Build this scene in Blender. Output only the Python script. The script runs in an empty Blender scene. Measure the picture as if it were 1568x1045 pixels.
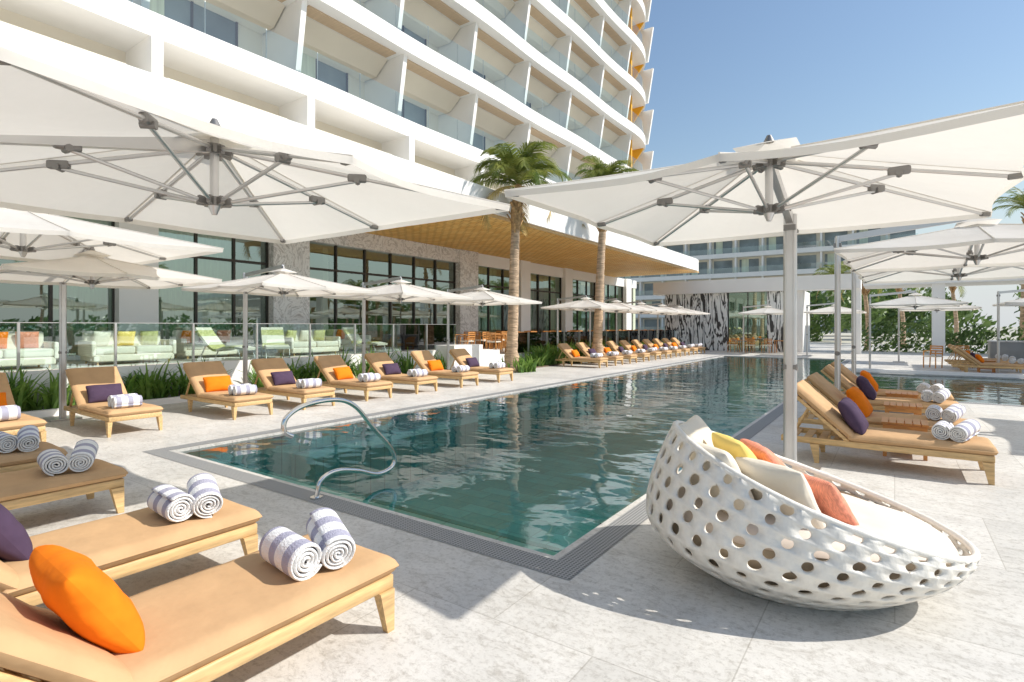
import bpy, bmesh, math, random
from mathutils import Vector, Matrix, noise
random.seed(7)
sc=bpy.context.scene
COL=sc.collection
# ---------------------------------------------------------------- materials
def newmat(name):
    m=bpy.data.materials.new(name); m.use_nodes=True
    nt=m.node_tree; nt.nodes.clear()
    out=nt.nodes.new('ShaderNodeOutputMaterial')
    return m,nt,out
def N(nt,t,**kw):
    n=nt.nodes.new(t)
    for k,v in kw.items(): setattr(n,k,v)
    return n
def ramp(nt,fac,stops,interp='LINEAR'):
    r=N(nt,'ShaderNodeValToRGB'); r.color_ramp.interpolation=interp
    el=r.color_ramp.elements
    while len(el)<len(stops): el.new(0.5)
    for e,(p,c) in zip(el,stops):
        e.position=p; e.color=(c[0],c[1],c[2],1) if len(c)>=3 else (c[0],)*3+(1,)
    nt.links.new(fac,r.inputs[0]); return r.outputs[0]
def coords(nt,scale=(1,1,1),world=False):
    mp=N(nt,'ShaderNodeMapping'); mp.inputs['Scale'].default_value=scale
    if world:
        g=N(nt,'ShaderNodeNewGeometry'); nt.links.new(g.outputs['Position'],mp.inputs[0])
    else:
        t=N(nt,'ShaderNodeTexCoord'); nt.links.new(t.outputs['Object'],mp.inputs[0])
    return mp.outputs[0]
def noise_n(nt,vec,scale,detail=4,rough=.5,dist=0):
    n=N(nt,'ShaderNodeTexNoise'); n.inputs['Scale'].default_value=scale; n.inputs['Detail'].default_value=detail
    n.inputs['Roughness'].default_value=rough; n.inputs['Distortion'].default_value=dist
    nt.links.new(vec,n.inputs['Vector']); return n.outputs['Fac']
def bump(nt,h,strength,dist=.01):
    b=N(nt,'ShaderNodeBump'); b.inputs['Strength'].default_value=strength; b.inputs['Distance'].default_value=dist
    nt.links.new(h,b.inputs['Height']); return b.outputs[0]
def mix(nt,fac,a,b,mode='MIX'):
    m=N(nt,'ShaderNodeMix',data_type='RGBA',blend_type=mode)
    for s,v in ((0,fac),(6,a),(7,b)):
        if isinstance(v,(int,float)): m.inputs[s].default_value=v
        elif isinstance(v,tuple): m.inputs[s].default_value=(v[0],v[1],v[2],1)
        else: nt.links.new(v,m.inputs[s])
    return m.outputs[2]
def pbr(name,c,rough=.6,metal=0,var=.12,nscale=3,bs=0,bscale=60,spec=.5,stretch=(1,1,1),world=False,bd=.01):
    m,nt,out=newmat(name)
    p=N(nt,'ShaderNodeBsdfPrincipled')
    v=coords(nt,stretch,world)
    f=noise_n(nt,v,nscale,5)
    lo=tuple(x*(1-var) for x in c); hi=tuple(min(1,x*(1+var)) for x in c)
    nt.links.new(ramp(nt,f,[(.3,lo),(.7,hi)]),p.inputs['Base Color'])
    p.inputs['Roughness'].default_value=rough; p.inputs['Metallic'].default_value=metal
    p.inputs['Specular IOR Level'].default_value=spec
    if bs>0: nt.links.new(bump(nt,noise_n(nt,v,bscale,3),bs,bd),p.inputs['Normal'])
    nt.links.new(p.outputs[0],out.inputs[0]); return m
M={}
M['white']=pbr('white_plaster',(.86,.84,.80),.6,var=.035,nscale=.6,bs=.05,bscale=40,world=True)
M['cream']=pbr('cream_plaster',(.82,.76,.64),.7,var=.05,nscale=.5,world=True)
M['wood']=pbr('teak_wood',(.64,.42,.19),.5,var=.22,nscale=6,stretch=(8,1,8),bs=.1,bscale=20)
M['wood_or']=pbr('orange_teak',(.60,.27,.08),.45,var=.2,nscale=5,stretch=(1,8,8))
M['cush']=pbr('tan_canvas',(.58,.365,.19),.8,var=.07,nscale=5,bs=.35,bscale=6,spec=.2,bd=.03)
M['chrome']=pbr('polished_steel',(.72,.72,.71),.12,1,var=.02)
M['alu']=pbr('brushed_aluminium',(.62,.61,.60),.35,.85,var=.05)
M['joint']=pbr('grey_casting',(.24,.23,.22),.4,.5,var=.1)
M['orange']=pbr('orange_fabric',(.86,.21,.01),.85,var=.08,nscale=8,bs=.7,bscale=5,spec=.15,bd=.03)
M['purple']=pbr('plum_fabric',(.075,.048,.085),.85,var=.1,nscale=8,bs=.5,bscale=5,spec=.15,bd=.03)
M['coral']=pbr('coral_fabric',(.82,.30,.19),.9,var=.25,nscale=30,stretch=(1,6,1),bs=.4,bscale=30)
M['yellow']=pbr('yellow_fabric',(.90,.66,.18),.9,var=.06,bs=.3,bscale=7,bd=.02)
M['yelpaint']=pbr('yellow_paint',(.85,.42,.02),.6,var=.04)
M['linen']=pbr('cream_linen',(.78,.71,.59),.9,var=.06,bs=.5,bscale=6,spec=.15,bd=.03)
M['seatpad']=pbr('pale_seat_pad',(.78,.68,.59),.9,var=.05,bs=.4,bscale=4,spec=.15,bd=.03)
M['liner']=pbr('tan_liner',(.36,.29,.21),.9,var=.1)
M['sofa']=pbr('sofa_fabric',(.76,.70,.58),.9,var=.05,bs=.2,bscale=8)
M['green']=pbr('lime_fabric',(.52,.50,.22),.9,var=.25,nscale=20)
M['bark']=pbr('palm_bark',(.52,.37,.24),.9,var=.4,nscale=3,stretch=(1,1,5),bs=.9,bscale=6,bd=.06)
M['fibre']=pbr('palm_fibre',(.42,.26,.12),.9,var=.4,nscale=12,bs=.8,bscale=20,bd=.03)
M['soil']=pbr('planter_soil',(.16,.11,.07),.9,var=.4,nscale=12,bs=.8,bscale=20,bd=.03)
M['leafdry']=pbr('dry_frond',(.5,.36,.13),.8,var=.3,nscale=4)
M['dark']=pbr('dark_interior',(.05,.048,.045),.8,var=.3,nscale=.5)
M['midglass']=pbr('distant_glazing',(.20,.24,.25),.25,var=.35,nscale=.4,world=True)
M['bronze']=pbr('bronze_mullion',(.06,.05,.04),.45,.4,var=.1)
M['grey']=pbr('grey_cabinet',(.30,.30,.29),.5,var=.08)
M['basket']=pbr('white_woven_resin',(.82,.775,.69),.5,var=.06,nscale=25,bs=.5,bscale=30,bd=.010)
M['brownceil']=pbr('timber_soffit',(.60,.45,.30),.6,var=.1,nscale=3,stretch=(.3,8,1))
def leafmat(name,a,b,scale=2.0,tr=.35):
    m,nt,out=newmat(name)
    v=coords(nt,world=True)
    f=noise_n(nt,v,scale,3)
    c=ramp(nt,f,[(.3,a),(.7,b)])
    p=N(nt,'ShaderNodeBsdfPrincipled'); p.inputs['Roughness'].default_value=.45
    nt.links.new(c,p.inputs['Base Color'])
    t=N(nt,'ShaderNodeBsdfTranslucent'); nt.links.new(c,t.inputs[0])
    mx=N(nt,'ShaderNodeMixShader'); mx.inputs[0].default_value=tr
    nt.links.new(p.outputs[0],mx.inputs[1]); nt.links.new(t.outputs[0],mx.inputs[2]); nt.links.new(mx.outputs[0],out.inputs[0]); return m
M['frond']=leafmat('palm_leaf',(.09,.15,.025),(.36,.38,.09),2.2)
M['leaf']=leafmat('plant_leaf',(.09,.21,.035),(.28,.43,.09),3)
M['tree']=leafmat('tree_leaf',(.07,.13,.035),(.20,.29,.08),.6)
# canopy fabric
m,nt,out=newmat('umbrella_canvas')
v=coords(nt); d=N(nt,'ShaderNodeBsdfDiffuse'); t=N(nt,'ShaderNodeBsdfTranslucent')
c=ramp(nt,noise_n(nt,v,1.6,5,.6),[(.3,(.83,.80,.745)),(.7,(.90,.875,.83))])
nt.links.new(c,d.inputs[0]); t.inputs[0].default_value=(.90,.84,.74,1)
bn=bump(nt,noise_n(nt,v,3.0,4,.55),.45,.04); nt.links.new(bn,d.inputs['Normal'])
mx=N(nt,'ShaderNodeMixShader'); mx.inputs[0].default_value=.45
nt.links.new(d.outputs[0],mx.inputs[1]); nt.links.new(t.outputs[0],mx.inputs[2]); nt.links.new(mx.outputs[0],out.inputs[0]); M['canvas']=m
# stone deck
def stone(name,base,tw,th,mort=.006,rot=0):
    m,nt,out=newmat(name); p=N(nt,'ShaderNodeBsdfPrincipled')
    v=coords(nt,world=True)
    mp=N(nt,'ShaderNodeMapping'); mp.inputs['Rotation'].default_value=(0,0,rot); nt.links.new(v,mp.inputs[0])
    b=N(nt,'ShaderNodeTexBrick'); b.inputs['Scale'].default_value=1; b.inputs['Brick Width'].default_value=tw; b.inputs['Row Height'].default_value=th
    b.inputs['Mortar Size'].default_value=mort; b.inputs['Mortar Smooth'].default_value=.3; b.offset=.5
    b.inputs['Color1'].default_value=(.88,.88,.875,1); b.inputs['Color2'].default_value=(1,1,1,1); b.inputs['Mortar'].default_value=(.70,.685,.66,1)
    nt.links.new(mp.outputs[0],b.inputs['Vector'])
    n1=ramp(nt,noise_n(nt,v,.7,8,.72,.6),[(.3,tuple(x*.80 for x in base)),(.70,tuple(x*1.12 for x in base))])
    sp=ramp(nt,noise_n(nt,v,26,7,.8),[(.36,(.62,.60,.57)),(.5,(1,1,1))])
    mv=N(nt,'ShaderNodeMapping'); mv.inputs['Scale'].default_value=(1,2.2,1); mv.inputs['Rotation'].default_value=(0,0,.5); nt.links.new(v,mv.inputs[0])
    sp2=ramp(nt,noise_n(nt,mv.outputs[0],4.0,10,.85,1.4),[(.38,(.70,.68,.65)),(.50,(1,1,1)),(.60,(1,1,1)),(.7,(.84,.82,.79))])
    c=mix(nt,1.0,n1,b.outputs['Color'],'MULTIPLY'); c=mix(nt,.75,c,sp,'MULTIPLY'); c=mix(nt,.85,c,sp2,'MULTIPLY')
    nt.links.new(c,p.inputs['Base Color'])
    nt.links.new(ramp(nt,noise_n(nt,v,3,4),[(.3,(.38,)),(.7,(.7,))]),p.inputs['Roughness'])
    nt.links.new(bump(nt,noise_n(nt,v,40,6,.75),.3,.006),p.inputs['Normal'])
    nt.links.new(p.outputs[0],out.inputs[0]); return m
M['deck']=stone('limestone_paving',(.74,.71,.655),1.2,1.2,.004)
M['coping']=stone('stone_coping',(.60,.58,.54),.9,.45,.006)
M['ground']=pbr('sandy_ground',(.50,.47,.38),.9,var=.2,nscale=.1,world=True)
# grate
m,nt,out=newmat('overflow_grate'); p=N(nt,'ShaderNodeBsdfPrincipled'); v=coords(nt,world=True)
ws=[]
for dr in ('X','Y'):
    w=N(nt,'ShaderNodeTexWave',bands_direction=dr); w.inputs['Scale'].default_value=12; nt.links.new(v,w.inputs['Vector']); ws.append(w.outputs['Fac'])
mm=N(nt,'ShaderNodeMath',operation='MULTIPLY'); nt.links.new(ws[0],mm.inputs[0]); nt.links.new(ws[1],mm.inputs[1])
nt.links.new(ramp(nt,mm.outputs[0],[(.12,(.36,.36,.35)),(.35,(.13,.13,.13))]),p.inputs['Base Color']); p.inputs['Roughness'].default_value=.6
nt.links.new(p.outputs[0],out.inputs[0]); M['grate']=m
# pool tile
def tile(name,a,b):
    m,nt,out=newmat(name); p=N(nt,'ShaderNodeBsdfPrincipled'); v=coords(nt,world=True)
    n=noise_n(nt,v,.9,5,.6,1.0); c=ramp(nt,n,[(.3,a),(.7,b)])
    br=N(nt,'ShaderNodeTexBrick'); br.inputs['Scale'].default_value=1; br.inputs['Brick Width'].default_value=.6; br.inputs['Row Height'].default_value=.3; br.inputs['Mortar Size'].default_value=.008
    br.inputs['Color1'].default_value=(.82,.82,.82,1); br.inputs['Color2'].default_value=(1,1,1,1); br.inputs['Mortar'].default_value=(.6,.6,.6,1)
    nt.links.new(v,br.inputs['Vector'])
    nt.links.new(mix(nt,1,c,br.outputs['Color'],'MULTIPLY'),p.inputs['Base Color']); p.inputs['Roughness'].default_value=.5
    nt.links.new(p.outputs[0],out.inputs[0]); return m
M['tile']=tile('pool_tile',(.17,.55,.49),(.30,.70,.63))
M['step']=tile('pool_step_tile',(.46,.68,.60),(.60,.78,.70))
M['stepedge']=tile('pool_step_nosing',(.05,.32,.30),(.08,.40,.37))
# water
m,nt,out=newmat('pool_water'); v=coords(nt,world=True)
mp=N(nt,'ShaderNodeMapping'); mp.inputs['Rotation'].default_value=(0,0,.6); mp.inputs['Scale'].default_value=(1,1.8,1); nt.links.new(v,mp.inputs[0])
h1=noise_n(nt,mp.outputs[0],.9,2,.45,.5); h2=noise_n(nt,v,4,2,.5,.3)
ad=N(nt,'ShaderNodeMath',operation='MULTIPLY_ADD'); nt.links.new(h2,ad.inputs[0]); ad.inputs[1].default_value=.13; nt.links.new(h1,ad.inputs[2])
bn=bump(nt,ad.outputs[0],.40,.05)
g=N(nt,'ShaderNodeBsdfGlossy'); g.inputs['Roughness'].default_value=.03; g.inputs[0].default_value=(1,1,1,1); nt.links.new(bn,g.inputs['Normal'])
tr=N(nt,'ShaderNodeBsdfTransparent'); tr.inputs[0].default_value=(.64,.95,.91,1)
fr=N(nt,'ShaderNodeFresnel'); fr.inputs[0].default_value=1.40; nt.links.new(bn,fr.inputs['Normal'])
mx=N(nt,'ShaderNodeMixShader'); nt.links.new(fr.outputs[0],mx.inputs[0]); nt.links.new(tr.outputs[0],mx.inputs[1]); nt.links.new(g.outputs[0],mx.inputs[2]); nt.links.new(mx.outputs[0],out.inputs[0]); M['water']=m
# glass
def glass(name,tint,ior,minr=0,rough=.01,gc=(1,1,1)):
    m,nt,out=newmat(name)
    g=N(nt,'ShaderNodeBsdfGlossy'); g.inputs['Roughness'].default_value=rough; g.inputs[0].default_value=(*gc,1)
    tr=N(nt,'ShaderNodeBsdfTransparent'); tr.inputs[0].default_value=(*tint,1)
    fr=N(nt,'ShaderNodeFresnel'); fr.inputs[0].default_value=ior
    v=coords(nt,world=True); nt.links.new(bump(nt,noise_n(nt,v,.7,2),.08,.03),g.inputs['Normal'])
    ad=N(nt,'ShaderNodeMath',operation='MAXIMUM'); nt.links.new(fr.outputs[0],ad.inputs[0]); ad.inputs[1].default_value=minr
    mx=N(nt,'ShaderNodeMixShader'); nt.links.new(ad.outputs[0],mx.inputs[0]); nt.links.new(tr.outputs[0],mx.inputs[1]); nt.links.new(g.outputs[0],mx.inputs[2]); nt.links.new(mx.outputs[0],out.inputs[0]); return m
M['rail_glass']=glass('balustrade_glass',(.82,.93,.91),1.45,.12)
M['win_glass']=glass('window_glass',(.54,.66,.58),1.6,.32,.01,(.85,1,.93))
M['curtain']=pbr('sheer_curtain',(.66,.70,.55),.9,var=.12,nscale=2,stretch=(1,6,.2),world=True)
# marble
m,nt,out=newmat('grey_marble'); p=N(nt,'ShaderNodeBsdfPrincipled'); v=coords(nt,world=True)
n1=noise_n(nt,v,1.0,10,.66,2.2)
c=ramp(nt,n1,[(.28,(.42,.39,.37)),(.40,(.74,.72,.69)),(.46,(.84,.82,.79)),(.50,(.44,.41,.38)),(.54,(.82,.80,.77)),(.62,(.70,.66,.62)),(.66,(.45,.41,.38)),(.72,(.78,.75,.72))])
nt.links.new(c,p.inputs['Base Color']); p.inputs['Roughness'].default_value=.3; nt.links.new(p.outputs[0],out.inputs[0]); M['marble']=m
# zebra marble: warped, nearly vertical black veins in white
m,nt,out=newmat('zebra_marble'); p=N(nt,'ShaderNodeBsdfPrincipled'); v=coords(nt,(1.0,1,.16),world=True)
n1=noise_n(nt,v,1.35,4,.5,.7)
n2=noise_n(nt,coords(nt,(1.0,1,.35),world=True),3.0,4,.6,.6)
ad=N(nt,'ShaderNodeMath',operation='MULTIPLY_ADD'); nt.links.new(n2,ad.inputs[0]); ad.inputs[1].default_value=.16; nt.links.new(n1,ad.inputs[2])
W_=(.86,.86,.83); K_=(.05,.05,.05)
c=ramp(nt,ad.outputs[0],[(.40,K_),(.43,K_),(.445,W_),(.50,W_),(.512,K_),(.535,K_),(.55,W_),(.60,W_),(.612,K_),(.645,K_),(.66,W_),(.72,W_),(.735,K_)])
nt.links.new(c,p.inputs['Base Color']); p.inputs['Roughness'].default_value=.3; nt.links.new(p.outputs[0],out.inputs[0]); M['zebra']=m
# bamboo
m,nt,out=newmat('bamboo_soffit'); p=N(nt,'ShaderNodeBsdfPrincipled'); v=coords(nt,world=True)
b=N(nt,'ShaderNodeTexBrick'); b.inputs['Scale'].default_value=1; b.inputs['Brick Width'].default_value=.42; b.inputs['Row Height'].default_value=.21; b.inputs['Mortar Size'].default_value=.03; b.inputs['Mortar Smooth'].default_value=.6
b.inputs['Color1'].default_value=(.86,.48,.11,1); b.inputs['Color2'].default_value=(.98,.66,.22,1); b.inputs['Mortar'].default_value=(.40,.18,.03,1); nt.links.new(v,b.inputs['Vector'])
c=mix(nt,.4,b.outputs['Color'],ramp(nt,noise_n(nt,v,.8,3),[(.3,(.7,.7,.7)),(.7,(1,1,1))]),'MULTIPLY')
nt.links.new(c,p.inputs['Base Color']); p.inputs['Roughness'].default_value=.6; nt.links.new(p.outputs[0],out.inputs[0]); M['bamboo']=m
# towel
m,nt,out=newmat('striped_towel'); p=N(nt,'ShaderNodeBsdfPrincipled'); v=coords(nt)
w=N(nt,'ShaderNodeTexWave',bands_direction='X'); w.inputs['Scale'].default_value=2.1; w.inputs['Phase Offset'].default_value=1.2; nt.links.new(v,w.inputs['Vector'])
nt.links.new(ramp(nt,w.outputs['Fac'],[(.0,(.42,.41,.50)),(.40,(.42,.41,.50)),(.44,(.86,.85,.83)),(1,(.86,.85,.83))]),p.inputs['Base Color']); p.inputs['Roughness'].default_value=.95; p.inputs['Specular IOR Level'].default_value=.1
nt.links.new(bump(nt,noise_n(nt,v,90,4),.8,.012),p.inputs['Normal']); nt.links.new(p.outputs[0],out.inputs[0]); M['towel']=m

# ---------------------------------------------------------------- mesh builder
class MB:
    def __init__(s): s.v=[];s.f=[];s.m=[];s.s=[];s.mats=[]
    def mi(s,k):
        if k not in s.mats: s.mats.append(k)
        return s.mats.index(k)
    def add(s,vs,fs,mat,smooth=False,T=None):
        o=len(s.v)
        if T is not None: vs=[T@Vector(q) for q in vs]
        s.v.extend([tuple(q) for q in vs]); k=s.mi(mat)
        for f in fs: s.f.append(tuple(i+o for i in f)); s.m.append(k); s.s.append(smooth)
    def box(s,x0,y0,z0,x1,y1,z1,mat,T=None):
        v=[(x0,y0,z0),(x1,y0,z0),(x1,y1,z0),(x0,y1,z0),(x0,y0,z1),(x1,y0,z1),(x1,y1,z1),(x0,y1,z1)]
        s.add(v,[(3,2,1,0),(4,5,6,7),(0,1,5,4),(1,2,6,5),(2,3,7,6),(3,0,4,7)],mat,False,T)
    def rbox(s,c,size,r,mat,T=None,seg=3):
        bm=bmesh.new(); bmesh.ops.create_cube(bm,size=1)
        for q in bm.verts: q.co=Vector((q.co.x*size[0],q.co.y*size[1],q.co.z*size[2]))
        bmesh.ops.bevel(bm,geom=bm.edges[:],offset=r,segments=seg,profile=.5,affect='EDGES')
        bm.verts.index_update()
        v=[q.co+Vector(c) for q in bm.verts]; f=[[q.index for q in fc.verts] for fc in bm.faces]; bm.free()
        s.add(v,f,mat,True,T)
    def tube(s,pts,rad,mat,seg=10,T=None,cap=True):
        pts=[Vector(q) for q in pts]; n=len(pts)
        if not hasattr(rad,'__len__'): rad=[rad]*n
        vs=[];fs=[];up=None
        for i,q in enumerate(pts):
            t=(pts[min(i+1,n-1)]-pts[max(i-1,0)]).normalized()
            if up is None: up=Vector((0,0,1)) if abs(t.z)<.9 else Vector((1,0,0))
            a=t.cross(up).normalized(); b=a.cross(t).normalized(); up=b
            for k in range(seg):
                th=2*math.pi*k/seg; vs.append(q+(a*math.cos(th)+b*math.sin(th))*rad[i])
        for i in range(n-1):
            for k in range(seg):
                k2=(k+1)%seg; fs.append((i*seg+k,i*seg+k2,(i+1)*seg+k2,(i+1)*seg+k))
        s.add(vs,fs,mat,True,T)
        if cap:
            s.add([vs[k] for k in range(seg)],[tuple(range(seg))[::-1]],mat,False,T)
            s.add([vs[(n-1)*seg+k] for k in range(seg)],[tuple(range(seg))],mat,False,T)
    def bar(s,p,q,w,h,mat,T=None):
        p=Vector(p);q=Vector(q);t=(q-p); L=t.length; t.normalize()
        up=Vector((0,0,1)) if abs(t.z)<.95 else Vector((1,0,0))
        a=t.cross(up).normalized(); b=a.cross(t)
        R=Matrix((a,t,b)).transposed().to_4x4(); R.translation=p
        s.box(-w/2,0,-h/2,w/2,L,h/2,mat,(T@R) if T is not None else R)
    def pillow(s,w,h,t,mat,T,n=16):
        vs=[];fs=[]
        for sd in (1,-1):
            o=len(vs)
            for i in range(n+1):
                for j in range(n+1):
                    u=math.sin((-1+2*i/n)*math.pi/2); v=math.sin((-1+2*j/n)*math.pi/2)
                    px=1-.07*(1-v*v)*u*u-.05*abs(u*v)**6; py=1-.07*(1-u*u)*v*v-.05*abs(u*v)**6
                    z=(max(0,(1-abs(u)**2.6)*(1-abs(v)**2.6)))**.42*t/2
                    z*=1-.10*math.exp(-5*(u*u+v*v))
                    if abs(u)<.99 and abs(v)<.99: z+=.010*noise.noise((u*2.2+w*9,v*2.2,sd*3))
                    vs.append((u*w/2*px,v*h/2*py,z*sd))
            for i in range(n):
                for j in range(n):
                    a=o+i*(n+1)+j; q=(a,a+n+1,a+n+2,a+1); fs.append(q if sd>0 else q[::-1])
        s.add(vs,fs,mat,True,T)
    def mesh(s,name,weld=False):
        me=bpy.data.meshes.new(name); me.from_pydata(s.v,[],s.f)
        for k in s.mats: me.materials.append(M[k])
        me.polygons.foreach_set('material_index',s.m); me.polygons.foreach_set('use_smooth',s.s); me.update()
        return me
    def obj(s,name,loc=(0,0,0),rz=0):
        return inst(name,s.mesh(name),loc,rz)
def inst(name,me,loc=(0,0,0),rz=0,scale=1):
    o=bpy.data.objects.new(name,me); COL.objects.link(o); o.location=loc; o.rotation_euler=(0,0,rz); o.scale=(scale,)*3; return o
def TR(loc,rx=0,ry=0,rz=0):
    return Matrix.Translation(loc)@Matrix.Rotation(rz,4,'Z')@Matrix.Rotation(ry,4,'Y')@Matrix.Rotation(rx,4,'X')
def smoothpath(P,n=8):
    P=[Vector(p) for p in P]; out=[]
    for i in range(len(P)-1):
        p0=P[max(i-1,0)];p1=P[i];p2=P[i+1];p3=P[min(i+2,len(P)-1)]
        for k in range(n):
            t=k/n; out.append(.5*((2*p1)+(-p0+p2)*t+(2*p0-5*p1+4*p2-p3)*t*t+(-p0+3*p1-3*p2+p3)*t**3))
    out.append(P[-1]); return out

# ---------------------------------------------------------------- ground, deck, pool
PX0,PX1,PY0,PY1=-7.6,-1.95,3.3,31.0; AX1,AY0,AY1=26.0,15.0,22.5
def inpool(x,y): return (PX0<x<PX1 and PY0<y<PY1) or (PX1-.01<x<AX1 and AY0<y<AY1)
def sheet(name,xs,ys,z,mat,skip,keep=None):
    b=MB()
    for i in range(len(xs)-1):
        for j in range(len(ys)-1):
            cx=(xs[i]+xs[i+1])/2; cy=(ys[j]+ys[j+1])/2
            if skip(cx,cy): continue
            if keep and not keep(cx,cy): continue
            b.add([(xs[i],ys[j],z),(xs[i+1],ys[j],z),(xs[i+1],ys[j+1],z),(xs[i],ys[j+1],z)],[(0,1,2,3)],mat)
    return b.obj(name)
sheet('ground',[-1500,PX0,PX1,AX1,1500],[-1500,PY0,AY0,AY1,PY1,2500],-.03,'ground',inpool)
sheet('stone_deck',[-18,PX0,PX1,AX1,40],[-14,PY0,AY0,AY1,PY1,62],0,'deck',inpool)
def nearpool(d): return lambda x,y: any(inpool(x+a*d,y+b*d) for a in(-1,0,1) for b in(-1,0,1))
g=.27
xs=sorted([-18,PX0-g,PX0-.06,PX0,PX1,PX1+.06,PX1+g,AX1,40]); ys=sorted([-14,PY0-g,PY0-.06,PY0,AY0-g,AY0-.06,AY0,AY1,AY1+.06,AY1+g,PY1,PY1+.06,PY1+g,62])
sheet('overflow_grate',xs,ys,.004,'grate',lambda x,y: inpool(x,y) or nearpool(.05)(x,y),nearpool(.18))
b=MB(); zf=-1.15
xs=[PX0,PX1,AX1]; ys=[PY0,AY0,AY1,PY1]
for i in range(2):
    for j in range(3):
        x0,x1,y0,y1=xs[i],xs[i+1],ys[j],ys[j+1]; cx=(x0+x1)/2; cy=(y0+y1)/2
        if not inpool(cx,cy): continue
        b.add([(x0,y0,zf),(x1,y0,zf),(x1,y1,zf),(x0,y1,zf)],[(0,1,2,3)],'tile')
        for (nx,ny,p,q) in ((x0-.5,cy,(x0,y0),(x0,y1)),(x1+.5,cy,(x1,y1),(x1,y0)),(cx,y0-.5,(x1,y0),(x0,y0)),(cx,y1+.5,(x0,y1),(x1,y1))):
            if inpool(nx,ny): continue
            b.add([(*p,zf),(*q,zf),(*q,-.07),(*p,-.07)],[(0,1,2,3)],'tile')
            b.add([(*p,-.07),(*q,-.07),(*q,0),(*p,0)],[(0,1,2,3)],'coping')
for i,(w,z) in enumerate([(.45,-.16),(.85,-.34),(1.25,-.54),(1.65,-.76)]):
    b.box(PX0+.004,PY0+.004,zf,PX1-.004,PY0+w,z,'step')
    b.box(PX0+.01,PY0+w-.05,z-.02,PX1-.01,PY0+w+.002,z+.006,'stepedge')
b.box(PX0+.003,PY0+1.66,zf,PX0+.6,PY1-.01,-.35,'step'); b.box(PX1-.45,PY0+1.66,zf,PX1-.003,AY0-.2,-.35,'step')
b.obj('swimming_pool')
b=MB()
for x0,y0,x1,y1 in ((PX0,PY0,PX1,PY1),(PX1,AY0,AX1,AY1)):
    b.add([(x0,y0,-.03),(x1,y0,-.03),(x1,y1,-.03),(x0,y1,-.03)],[(0,1,2,3)],'water')
b.obj('pool_water')
b=MB()
b.tube(smoothpath([(-4.4,2.88,.62),(-4.4,2.80,.68),(-4.4,2.83,.80),(-4.4,3.02,.885),(-4.4,3.35,.895),(-4.4,3.58,.80),(-4.4,3.8,.56),(-4.4,4.02,.33),(-4.4,4.10,.18),(-4.4,4.04,.09),(-4.4,3.85,.07),(-4.4,3.6,.16),(-4.4,3.35,.21),(-4.4,3.18,.16),(-4.4,3.13,.0)]),.022,'chrome',14)
b.tube([(-4.4,3.13,.004),(-4.4,3.13,.02)],.055,'chrome',18)
b.obj('pool_handrail')

# ---------------------------------------------------------------- loungers
def lounger_mesh():
    b=MB(); W=.70
    for sx in (-1,1):
        b.rbox((sx*(W/2-.02),0,.255),(.035,1.96,.07),.006,'wood',seg=1)
        for y in (.93,-.62):
            x=sx*(W/2-.022)
            b.add([(x-.03,y-.05,.22),(x+.03,y-.05,.22),(x+.03,y+.045,.22),(x-.03,y+.045,.22),(x-.018+sx*.01,y+.0,0),(x+.018+sx*.01,y+.0,0),(x+.018+sx*.01,y+.045,0),(x-.018+sx*.01,y+.045,0)],[(0,1,2,3),(7,6,5,4),(4,5,1,0),(5,6,2,1),(6,7,3,2),(7,4,0,3)],'wood')
    b.rbox((0,.965,.253),(W-.04,.035,.075),.006,'wood',seg=1); b.rbox((0,-.965,.253),(W-.04,.035,.06),.006,'wood',seg=1)
    for i in range(12): b.box(-W/2+.04,-.9+i*.155,.262,W/2-.04,-.82+i*.155,.278,'wood')
    def cushion(c,size,T=None,sd=0):
        nx,ny=10,22; w,l,h=size; vs=[];fs=[]
        for lay in (1,-1):
            o=len(vs)
            for i in range(nx+1):
                for j in range(ny+1):
                    u=math.sin((-1+2*i/nx)*math.pi/2); v=-1+2*j/ny; v=math.copysign(1-(1-abs(v))**1.6,v)
                    e=(max(0,(1-abs(u)**14)*(1-abs(v)**40)))**.5
                    z=h/2*e*lay+(.009*noise.noise((u*1.5,v*5,sd)) if lay>0 else 0)*e
                    vs.append((c[0]+u*w/2,c[1]+v*l/2,c[2]+z))
            for i in range(nx):
                for j in range(ny):
                    a=o+i*(ny+1)+j; q=(a,a+ny+1,a+ny+2,a+1); fs.append(q if lay>0 else q[::-1])
        b.add(vs,fs,'cush',True,T)
    cushion((0,.355,.332),(W+.02,1.30,.10),None,1)
    b.tube([(-W/2-.008,-.28,.330),(-W/2-.008,1.0,.330),(W/2+.008,1.0,.330),(W/2+.008,-.28,.330)],.005,'cush',6)
    T=TR((0,-.27,.315),rx=-math.radians(42))
    cushion((0,-.40,.035),(W+.02,.84,.10),T,5)
    for sx in (-1,1): b.rbox((sx*(W/2-.03),-.40,-.035),(.035,.82,.04),.006,'wood',T,seg=1)
    b.rbox((0,-.8,-.035),(W-.05,.04,.04),.006,'wood',T,seg=1)
    for i in range(6): b.box(-W/2+.05,-.7+i*.12,-.045,W/2-.05,-.64+i*.12,-.03,'wood',T)
    for sx in (-1,1): b.bar((sx*.28,-.70,.62),(sx*.28,-.9,.25),.03,.02,'wood')
    return b.mesh('sun_lounger')
LM=lounger_mesh()
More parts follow.
